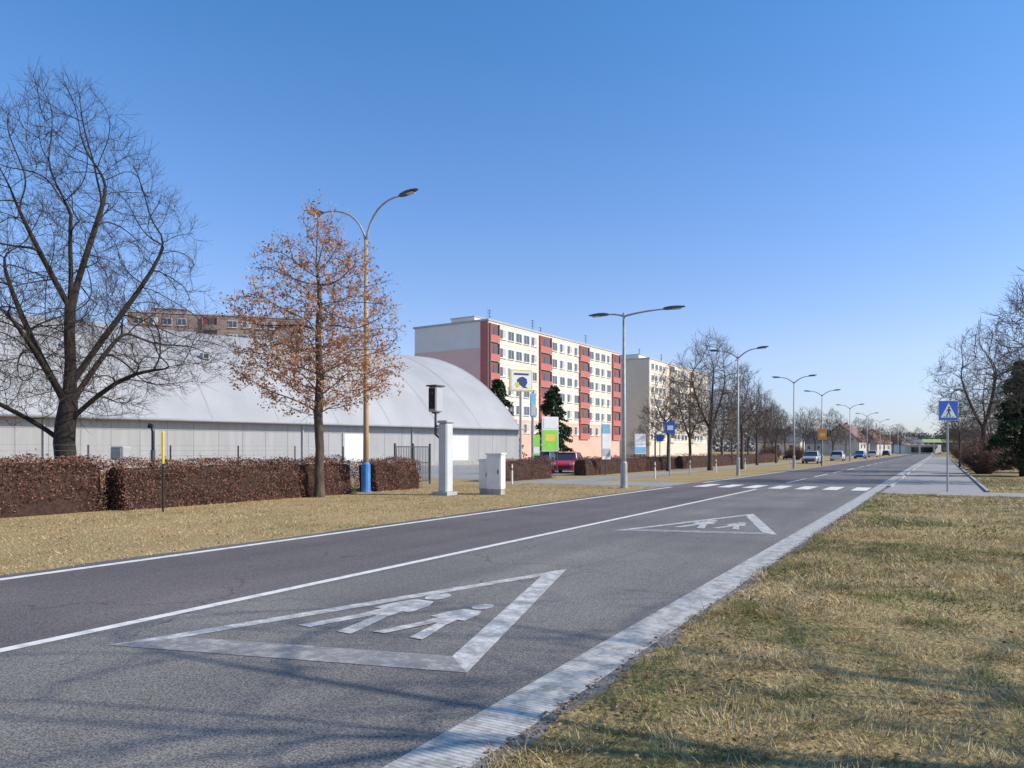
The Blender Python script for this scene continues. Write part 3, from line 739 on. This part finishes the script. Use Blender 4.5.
aptblock('apartment_block','cream and salmon panel apartment block with red balconies',P(488,120),ROT*1.1,50,15.5,7,[(0.1,2.8),(15.9,20.0),(31.2,35.2),(46.2,49.9)],None,wins,M_cream,M_gbl,M_pink,M_redp,fh=3.1,gp=M_pg,lowf=2,ws=1.15)
M_beige=mat('beige_render',(0.68,0.59,0.47),(0.63,0.55,0.44),scale=.5,rough=.9)
aptblock('apartment_block','pale beige panel apartment block behind bare trees',P(649,176),ROT*1.05,46,13,8,[(14,17),(30,33)],None,[2+2.7*i for i in range(4)]+[18.6+2.7*i for i in range(4)]+[35+2.7*i for i in range(3)],M_cream,M_beige,M_beige,M_beige)
M_brn=mat('brown_render',(0.34,0.24,0.19),(0.30,0.21,0.17),scale=.5)
aptblock('apartment_block','brown and cream apartment block rising behind the hall roof',P(128,150),math.radians(-75),34,13,10,[(14,17)],None,[2+2.7*i for i in range(4)]+[20+2.7*i for i in range(4)],M_brn,M_brn,M_brn,M_brn,fh=2.87)
# ------------------------------------------------------------------ street lamps
def head(b,p,dirx,tilt,L_=.75,mi=0):
    z=p[2]; x0=p[0]; 
    xs=[0,.12,.4,.7,1.0]; ws=[.05,.11,.15,.14,.06]; hs=[.05,.07,.08,.06,.025]
    vs=[];fs=[]
    for u,w,h in zip(xs,ws,hs):
        x=x0+dirx*u*L_; zz=z+u*L_*tilt
        for a,c in ((-1,-.5),(1,-.5),(1,.2),(.55,1),(-.55,1),(-1,.2)): vs.append((x,p[1]+a*w,zz+c*h))
    for i in range(4):
        for j in range(6):
            fs.append((i*6+j,i*6+(j+1)%6,i*6+6+(j+1)%6,i*6+6+j))
    fs.append((5,4,3,2,1,0)); fs.append(tuple(24+j for j in range(6)))
    b.add(vs,fs,mi)
    xm=x0+dirx*.62*L_; b.box((xm,p[1],z+.62*L_*tilt-.055),(.38*L_,.2,.03),1)
def lamp(label,loc,Hs,aL,aR,rise,r0,Mp,Mbase,hz=0.15,L_=.75,group='street lamps along the road',band=None):
    e=thing('street_lamp',label,'street lamp',loc,ROT,group)
    b=MB(); b.tube([(0,0,0),(0,0,Hs*.3),(0,0,Hs)],[r0,r0*.85,r0*.55],n=12); b.part('pole',[Mp],e,True)
    b=MB(); b.tube([(0,0,0),(0,0,.05),(0,0,.06),(0,0,1.05),(0,0,1.12)],[r0*1.7,r0*1.7,r0*1.45,r0*1.4,r0*1.0],n=14); b.part('pole_base',[Mbase],e,False)
    for a,sg in ((aL,-1),(aR,1)):
        if a<=0: continue
        pts=[];
        for u in np.linspace(0,1,9):
            pts.append((sg*a*(u**1.5 if rise>.6 else u)*1.0+sg*.0,0,Hs-.15+rise*(1-(1-u)**2.2)))
        b=MB(); b.tube(pts,[.045*(1-.35*u) for u in np.linspace(0,1,9)],n=8); b.part('arm',[Mp if Mp is not M_yel else M_steel],e,True)
        b=MB(); head(b,(pts[-1][0]-sg*.05,0,pts[-1][2]),sg,hz,L_); b.part('lamp_head',[M_dsteel,M_lens],e)
    return e
l1=lamp('tall double armed street lamp with ochre pole and blue base',P(366,28.2),9.6,2.25,1.65,1.55,.12,M_yel,M_blue,.14,.85)
lamp('double armed grey street lamp with dark heads by the crossing',P(624,31),7.35,.75,1.75,.14,.10,M_steel,M_steel,.03,.9)
LB=lamp('double armed grey street lamp beside the road',P(738,46.5),7.5,1.2,1.2,.55,.08,M_steel,M_steel,.12,.7)
for px in (794,822,850,867,880,890,898,905):
    q=(px-512)/F; Y=10.9/(DX-DY*q)
    dup(LB,P(px,Y))
# ------------------------------------------------------------------ speed camera, cabinets, marker posts
e=thing('speed_camera','grey speed camera tower with camera head on a mast','speed camera',P(445,26.3),ROT)
b=MB(); b.box((0,0,.06),(.62,.62,.12),1); b.box((.03,0,1.32),(.38,.42,2.46),0,bev=.05); b.box((.03,0,2.6),(.44,.48,.1),1,bev=.03); b.part('tower',[mat('light_grey_paint',(0.60,0.61,0.60),(.53,.54,.53),scale=2),M_grey],e)
b=MB(); b.tube([(-.12,-.1,2.0),(-.34,-.1,2.15),(-.34,-.1,2.95)],.045,n=10); b.tube([(-.34,-.1,2.45),(-.12,-.1,2.45)],.03,n=8); b.part('mast',[M_dsteel],e)
b=MB(); b.box((-.34,-.1,3.4),(.36,.42,.9),0,bev=.04); b.box((-.34,-.1,3.88),(.44,.55,.05),1); b.box((-.34,-.1,2.96),(.2,.2,.12),1); b.part('camera_head',[M_grey,M_dsteel],e)
b=MB(); b.box((-.34,-.325,3.42),(.26,.03,.72),0); b.tube([(-.34,-.33,3.6),(-.34,-.4,3.6)],.08,n=14,mi=1); b.tube([(-.34,-.33,3.25),(-.34,-.38,3.25)],.06,n=14,mi=1); b.part('camera_lens',[M_dark,M_glass],e)
for i,(px,Y,w,h) in enumerate([(486,27.0,.40,1.28),(496,26.6,.58,1.50)]):
    e=thing('utility_cabinet','white electrical utility cabinet standing on the dry grass','cabinet',P(px,Y),ROT*.8,'white utility cabinets')
    b=MB(); b.box((0,0,.1),(w-.04,.34,.2),1); b.box((0,0,.2+(h-.28)/2),(w,.38,h-.28),0,bev=.015); b.box((0,0,h-.04),(w+.06,.46,.08),0,bev=.02); b.part('housing',[M_white,M_conc],e)
    b=MB(); b.box((0,-.198,h/2+.06),(w-.08,.02,h-.5),0); b.box((w*.3,-.215,h*.55),(.03,.03,.14),1); b.part('door',[M_white,M_dark],e)
e=thing('marker_post','yellow and black marker post on the grass','marker post',P(163,19.1),ROT)
b=MB(); b.tube([(0,0,0),(0,0,1.25)],.027,n=10); b.part('post',[M_dark],e)
b=MB(); b.tube([(0,0,1.25),(0,0,2.05),(0,0,2.1)],[.036,.036,.015],n=10); b.part('yellow_sleeve',[mat('yellow_paint',(.8,.55,.04),(.7,.47,.04),rough=.5)],e)
e=thing('vent_pipe','black hooked vent pipe behind the hedge','pipe',P(153,22.4),ROT)
b=MB(); b.tube([(0.02,0,0),(.0,0,1.7),(.0,0,2.15),(-.06,0,2.35),(-.16,0,2.38),(-.2,0,2.28)],.05,n=10); b.part('pipe',[M_dark],e,True)
b=MB(); b.tube([(.0,0,1.3),(.0,0,1.6)],.07,n=10); b.part('collar',[M_dsteel],e)
e=thing('meter_box','grey metal box on a post behind the hedge','cabinet',P(121,23),ROT)
b=MB(); b.box((0,0,.6),(.1,.1,1.2),0); b.box((0,0,1.5),(.62,.3,.42),1,bev=.03); b.part('box',[M_dsteel,M_grey],e)
b=MB(); b.box((0,-.165,1.5),(.52,.02,.33)); b.part('door',[M_steel],e)
# ------------------------------------------------------------------ signs
M_sblue=mat('sign_blue',(0.03,0.13,0.55),(0.025,0.11,0.48),scale=2,rough=.4)
e=thing('crossing_sign','blue square pedestrian crossing sign on a grey post','traffic sign',P(947.5,28.2),math.radians(2))
b=MB(); b.tube([(0,0,0),(0,0,3.5)],.035,n=10); b.part('post',[M_steel],e)
b=MB(); z0=2.72; S=.76
b.box((0,-.05,z0+S/2),(S,.02,S),1,bev=.006); b.box((0,-.063,z0+S/2),(S-.03,.006,S-.03),0)
y=-.0675
def vpoly(b,pts,y,mi): b.add([(p[0],y,p[1]) for p in pts],[tuple(range(len(pts)))],mi)
cz=z0+S/2
vpoly(b,[(-.31,cz-.27),(.31,cz-.27),(0,cz+.29)],y,1)
yy=y-.003
vpoly(b,[(.02+.035*math.cos(a),cz+.115+.035*math.sin(a)) for a in [i*math.pi/5 for i in range(10)]],yy,2)
vpoly(b,[(-.02,cz+.07),(.045,cz+.07),(.035,cz-.07),(-.025,cz-.07)],yy,2)
vpoly(b,[(-.025,cz-.07),(.01,cz-.07),(-.06,cz-.22),(-.10,cz-.22)],yy,2)
vpoly(b,[(.005,cz-.072),(.035,cz-.072),(.09,cz-.21),(.05,cz-.21)],yy,2)
vpoly(b,[(.045,cz+.06),(.10,cz-.02),(.08,cz-.035),(.04,cz+.02)],yy,2)
vpoly(b,[(-.02,cz+.06),(-.09,cz-.01),(-.075,cz-.03),(-.021,cz+.02)],yy,2)
for i in range(4): vpoly(b,[(-.2+i*.11,cz-.255),(-.14+i*.11,cz-.255),(-.13+i*.11,cz-.228),(-.19+i*.11,cz-.228)],yy,2)
b.part('sign_plate',[M_sblue,M_white,M_dark],e)
b=MB(); b.box((0,-.02,z0+.15),(.12,.05,.04)); b.box((0,-.02,z0+.6),(.12,.05,.04)); b.part('bracket',[M_steel],e)
def board(name,label,cat,px,Y,zb,w,h,cells,posts=1,rz=0.0,pr=.04,extra=None,Mp=None):
    e=thing(name,label,cat,P(px,Y),rz)
    b=MB()
    xs=[0] if posts==1 else [-w/2+.06,w/2-.06]
    for x in xs: b.tube([(x,.06,0),(x,.06,zb+h*.98)],pr,n=8)
    b.part('post',[Mp or M_dsteel],e)
    b=MB(); b.box((0,0,zb+h/2),(w,.1,h),0,bev=.015)
    mats=[cells[0]]; 
    for i,(m,x0,z0_,x1,z1) in enumerate(cells[1:]):
        mats.append(m); b.box(((x0+x1)/2*w,-.056-.004*i,zb+(z0_+z1)/2*h),((x1-x0)*w,.012,(z1-z0_)*h),i+1)
    b.part('panel',mats,e)
    return e,b
RB=0.45
M_ylw=mat('sign_yellow',(.8,.6,.08),scale=2,rough=.5); M_grn=mat('sign_green',(.30,.65,.08),(.22,.55,.06),scale=2,rough=.5)
M_navy=mat('sign_navy',(.02,.05,.16),scale=2,rough=.5); M_cyan=mat('sign_cyan',(.2,.45,.65),scale=2,rough=.5); M_org=mat('sign_orange',(.65,.25,.07),(.55,.2,.06),scale=2,rough=.5)
e,_=board('pylon_sign','white shop pylon sign with yellow frame and dark blue emblem','sign',521,50,5.55,1.75,1.5,[M_white,(M_ylw,-.47,.03,.47,.97),(M_white,-.42,.08,.42,.92)],1,RB,.09,Mp=M_steel)
b=MB(); zc=6.2
vpoly(b,[(-.12,zc+.3),(.12,zc+.36),(.4,zc+.2),(.45,zc-.05),(.3,zc-.3),(.5,zc-.42),(.15,zc-.4),(-.12,zc-.2),(-.32,zc-.05),(-.34,zc+.15)],-.075,0)
vpoly(b,[(-.48,zc-.1),(-.22,zc-.02),(-.12,zc-.3),(-.35,zc-.4)],-.079,1)
b.box((0,-.078,zc+.52),(1.1,.006,.12),0)
b.part('emblem',[M_navy,M_ylw],e)
board('info_pillar','slim blue grey advertising pillar beside the car park','sign',533,51,3.9,.42,1.6,[M_cyan,(M_grey,-.4,.05,.4,.55)],1,RB,.1,Mp=M_steel)
board('poster_board','tall poster board with white and green panels','sign',550,49,1.5,1.25,2.3,[M_white,(M_grn,-.46,.03,.46,.62),(M_ylw,-.3,.3,.3,.5),(M_white,-.4,.66,.4,.95)],2,RB)
board('poster_board','small green poster on posts beside the entrance','sign',536,53,1.2,.6,1.5,[M_grn,(M_white,-.4,.1,.4,.4)],2,RB)
board('banner_sign','tall narrow white and blue banner sign','sign',606,47,1.0,.65,2.3,[M_white,(M_cyan,-.44,.72,.44,.97),(M_grey,-.4,.1,.4,.3)],1,RB)
board('notice_board','white notice board on posts beside the footpath','sign',640,55,1.3,1.0,1.5,[M_white,(M_cyan,-.45,.05,.45,.35)],2,RB)
board('direction_sign','blue square traffic sign on a grey post','traffic sign',670,45,2.6,.6,.7,[M_sblue,(M_white,-.3,.3,.3,.7)],1,0,Mp=M_steel)
board('bus_stop_sign','orange brown stop sign on a post','sign',822,72,2.6,.85,1.1,[M_org,(M_ylw,-.3,.3,.3,.6)],1,0)
board('traffic_sign','small blue sign on a grey post','traffic sign',660,60,2.3,.55,.55,[M_sblue],1,0,Mp=M_steel)
# filling station canopy at the end of the road
e=thing('station_canopy','white canopy with green trim beside the distant road','canopy',P(934,300),.25)
b=MB(); b.box((0,0,5.2),(20,9,1.1),0,bev=.05); b.box((0,-4.53,5.3),(20.1,.06,.5),1); b.part('roof',[M_white,M_grn],e)
for x in (-7,0,7):
    b=MB(); b.box((x,0,2.35),(.5,.5,4.65),0,bev=.03); b.part('column',[M_white],e)
b=MB(); b.box((0,8.6,1.9),(18,6,3.8),0); b.box((0,5.56,1.7),(12,.06,2.2),1); b.part('kiosk',[M_white,M_glass],e)
bo=thing('bollard','slim white bollard beside the footpath','bollard',P(512,34.5),0,'bollards beside the footpath')
b=MB(); b.tube([(0,0,0),(0,0,.8),(0,0,.95)],[.045,.045,.02],n=8); b.part('post',[M_white],bo); b=MB(); b.tube([(0,0,.65),(0,0,.78)],.048,n=8); b.part('band',[M_redp],bo)
for px,Y in ((655,41),(690,47),(716,53),(745,60)): dup(bo,P(px,Y))
# ------------------------------------------------------------------ cars
M_tyre=mat('tyre_rubber',(.02,.02,.02),rough=.9); M_rim=mat('rim_metal',(.4,.4,.42),rough=.35,metal=.6)
M_hl=glassmat('headlight_glass',(.6,.6,.6),.15); M_tl=mat('tail_light',(.4,.02,.02),rough=.3)
def carpaint(n,c):
    m=mat(n,c,tuple(x*.93 for x in c),scale=2,rough=.35); m.node_tree.nodes['Principled BSDF'].inputs['Coat Weight'].default_value=.6; return m
def loft(b,secs,mi=0):
    k=len(secs[0]); vs=sum(secs,[]); fs=[]
    for i in range(len(secs)-1):
        for j in range(k): fs.append((i*k+j,i*k+(j+1)%k,i*k+k+(j+1)%k,i*k+k+j))
    fs.append(tuple(range(k-1,-1,-1))); fs.append(tuple((len(secs)-1)*k+j for j in range(k)))
    b.add(vs,fs,mi)
def car(label,paintm,loc,rz,van=False):
    e=thing('parked_car',label,'car',loc,rz,'parked cars')
    b=MB()
    st=[(-2.1,.35,.62,.70),(-2.02,.25,.85,.82),(-1.5,.22,.92,.87),(0,.2,.93,.88),(1.1,.2,.92,.87),(1.75,.22,.84,.84),(2.08,.28,.70,.74),(2.14,.38,.6,.62)]
    secs=[]
    for y,zb,zt,w in st:
        secs.append([(-w*.92,y,zb),(w*.92,y,zb),(w,y,zb+.15),(w,y,zt-.12),(w*.9,y,zt),(-w*.9,y,zt),(-w,y,zt-.12),(-w,y,zb+.15)])
    loft(b,secs)
    top=1.9 if van else 1.46
    loft(b,[[(-.66,y,z),(.66,y,z),(.6,y,z+.05),(-.6,y,z+.05)] for y,z in ((-1.5,top-.09),(-1.0,top-.04),(.1,top-.03),(.55,top-.08))])
    for x in (-.7,.7):
        for y in (-1.9+.35,-.5,.75):
            b.tube([(x*1.09,y if y>-1 else -1.7,.9),(x*.93,y*.72 if y!=-.5 else -.48,top-.07)],.03,n=4)
    b.part('body',[paintm],e)
    g=MB(); loft(g,[[(-.8,-1.92,.86),(.8,-1.92,.86),(.8,-1.92,.88),(-.8,-1.92,.88)],[(-.8,-1.6,.86),(.8,-1.6,.86),(.66,-1.52,top-.12),(-.66,-1.52,top-.12)],[(-.82,0,.88),(.82,0,.88),(.65,0,top-.045),(-.65,0,top-.045)],[(-.82,.5,.88),(.82,.5,.88),(.63,.5,top-.1),(-.63,.5,top-.1)],[(-.78,1.3,.86),(.78,1.3,.86),(.78,1.3,.89),(-.78,1.3,.89)]])
    g.part('windows',[M_glass],e)
    for x in (-.8,.8):
        for y in (-1.3,1.32):
            w=MB(); w.tube([(-.1,0,0),(.1,0,0)],.31,n=18,mi=0); w.tube([(-.108,0,0),(.108,0,0)],.19,n=14,mi=1); w.part('wheel',[M_tyre,M_rim],e,loc=(x,y,.31))
        h=MB(); h.box((x*.78,2.08,.64),(.3,.12,.14),0,bev=.02); h.part('headlight',[M_hl],e)
        h=MB(); h.box((x*.84,-2.06,.74),(.22,.1,.2),0,bev=.02); h.part('tail_light',[M_tl],e)
        h=MB(); h.box((x*1.2,.75,.98),(.16,.1,.12),0,bev=.02); h.part('mirror',[paintm],e)
    h=MB(); h.box((0,2.12,.42),(1.1,.08,.16)); h.part('grille',[M_dark],e)
    return e
rd=carpaint('red_car_paint',(.60,.03,.05)); bl=carpaint('blue_car_paint',(.03,.12,.42)); wh=carpaint('white_car_paint',(.75,.75,.75)); bk=carpaint('black_car_paint',(.02,.022,.03)); sl=carpaint('silver_car_paint',(.4,.41,.43))
car('red parked car with dark windows behind the hedge',rd,P(568,52),math.radians(165))
car('dark parked car beside the poster board',bk,P(543,60),math.radians(165))
for i,(px,t,m,lb) in enumerate([(812,13.2,sl,'silver car parked beside the road'),(838,13.2,wh,'white car parked beside the road'),(860,13,bl,'blue car parked beside the road'),(873,13,wh,'white car parked beside the road'),(790,22,bk,'dark car in the car park'),(886,13,bk,'dark car parked beside the road')]):
    q=(px-512)/F; Y=t/(DX-DY*q); car(lb,m,P(px,Y),ROT+ (0 if i%2 else math.pi))
# ------------------------------------------------------------------ houses far
M_tile=mat('roof_tiles',(.27,.15,.12),(.21,.12,.10),scale=4,rough=.9); M_hw=mat('house_render',(.6,.56,.5),scale=1); M_gt=mat('grey_roof',(.24,.24,.25),scale=2)
def house(px,Y,w,d,h,rh,rz,mr,mw,label):
    e=thing('house',label,'house',P(px,Y),rz,'distant houses')
    b=MB(); b.box((0,0,h/2),(w,d,h)); 
    for x in (-w/2+.01,w/2-.01): b.add([(x,-d/2,h),(x,d/2,h),(x,0,h+rh)],[(0,1,2)])
    b.part('wall',[mw],e)
    b=MB(); o=.4
    for sg in (-1,1): b.add([(-w/2-o,sg*(d/2+o),h-rh*o/(d/2)),(w/2+o,sg*(d/2+o),h-rh*o/(d/2)),(w/2+o,0,h+rh+.05),(-w/2-o,0,h+rh+.05),(-w/2-o,sg*(d/2+o),h-rh*o/(d/2)+.2),(w/2+o,sg*(d/2+o),h-rh*o/(d/2)+.2),(w/2+o,0,h+rh+.27),(-w/2-o,0,h+rh+.27)],[(0,1,2,3),(4,5,6,7),(0,1,5,4),(1,2,6,5),(3,0,4,7)])
    r=b.part('roof',[mr],e)
    b=MB(); b.box((w*.2,.5,h+rh),(.7,.7,1.6)); b.part('chimney',[M_tile],r)
    for x in (-w*.3,0,w*.3):
        b=MB(); b.box((x,-d/2-.02,h*.6),(1.2,.08,1.3),0); b.box((x,-d/2-.05,h*.6),(1.0,.06,1.1),1); b.part('window',[M_wfr,M_wgl],e)
house(846,215,12,10,4.4,4.4,.9,M_tile,M_hw,'rendered house with dark red tiled roof'); house(871,260,11,9,4.2,4.2,.7,M_tile,M_hw,'rendered house with red tiled roof')
house(826,240,11,9,4,3.5,-.9,M_gt,M_hw,'rendered house with grey roof'); house(780,210,12,9,4,3.3,-.5,M_gt,M_hw,'rendered house with grey roof'); house(896,340,11,9,4,4,.8,M_tile,M_hw,'rendered house with red tiled roof')
house(910,430,12,10,4.5,4.5,.5,M_gt,M_hw,'rendered house with grey roof'); house(975,300,12,10,4,4,-.5,M_tile,M_hw,'rendered house with red tiled roof')
# ------------------------------------------------------------------ light, sky, camera
EL=math.radians(35); AZ=math.radians(98)
sd=Vector((math.sin(AZ)*math.cos(EL),math.cos(AZ)*math.cos(EL),math.sin(EL)))
li=bpy.data.lights.new('sun','SUN'); li.energy=5.0; li.angle=math.radians(.5); li.color=(1,.93,.81)
lo=bpy.data.objects.new('sun',li); col.objects.link(lo); lo.rotation_euler=sd.to_track_quat('Z','Y').to_euler()
w=bpy.data.worlds.new('World'); scene.world=w; w.use_nodes=True; nt=w.node_tree
sk=nt.nodes.new('ShaderNodeTexSky'); sk.sky_type='NISHITA'; sk.sun_disc=False; sk.sun_elevation=EL; sk.sun_rotation=AZ
sk.air_density=1.0; sk.dust_density=0.4; sk.ozone_density=2.5; sk.altitude=0
bg=nt.nodes['Background']; bg.inputs['Strength'].default_value=0.14
tc=nt.nodes.new('ShaderNodeTexCoord'); sp=nt.nodes.new('ShaderNodeSeparateXYZ'); nt.links.new(tc.outputs['Generated'],sp.inputs[0])
rp=nt.nodes.new('ShaderNodeValToRGB'); nt.links.new(sp.outputs['Z'],rp.inputs['Fac'])
el=rp.color_ramp.elements; el[0].position=0.0; el[0].color=(0.80,0.85,1.18,1); el[1].position=0.5; el[1].color=(0.62,1.10,1.48,1)
x=el.new(0.12); x.color=(1.10,1.06,1.27,1)
x=el.new(0.30); x.color=(0.88,1.10,1.42,1)
mx=nt.nodes.new('ShaderNodeMix'); mx.data_type='RGBA'; mx.blend_type='MULTIPLY'; mx.inputs[0].default_value=1
nt.links.new(sk.outputs[0],mx.inputs[6]); nt.links.new(rp.outputs[0],mx.inputs[7]); nt.links.new(mx.outputs[2],bg.inputs['Color'])
cd=bpy.data.cameras.new('camera'); cd.sensor_width=36; cd.lens=F/1024*36; cd.shift_y=(450-384)/1024; cd.clip_end=8000; cd.clip_start=.05
co=bpy.data.objects.new('camera',cd); col.objects.link(co); co.location=(0,0,H0); co.rotation_euler=(math.pi/2,0,0)
scene.camera=co
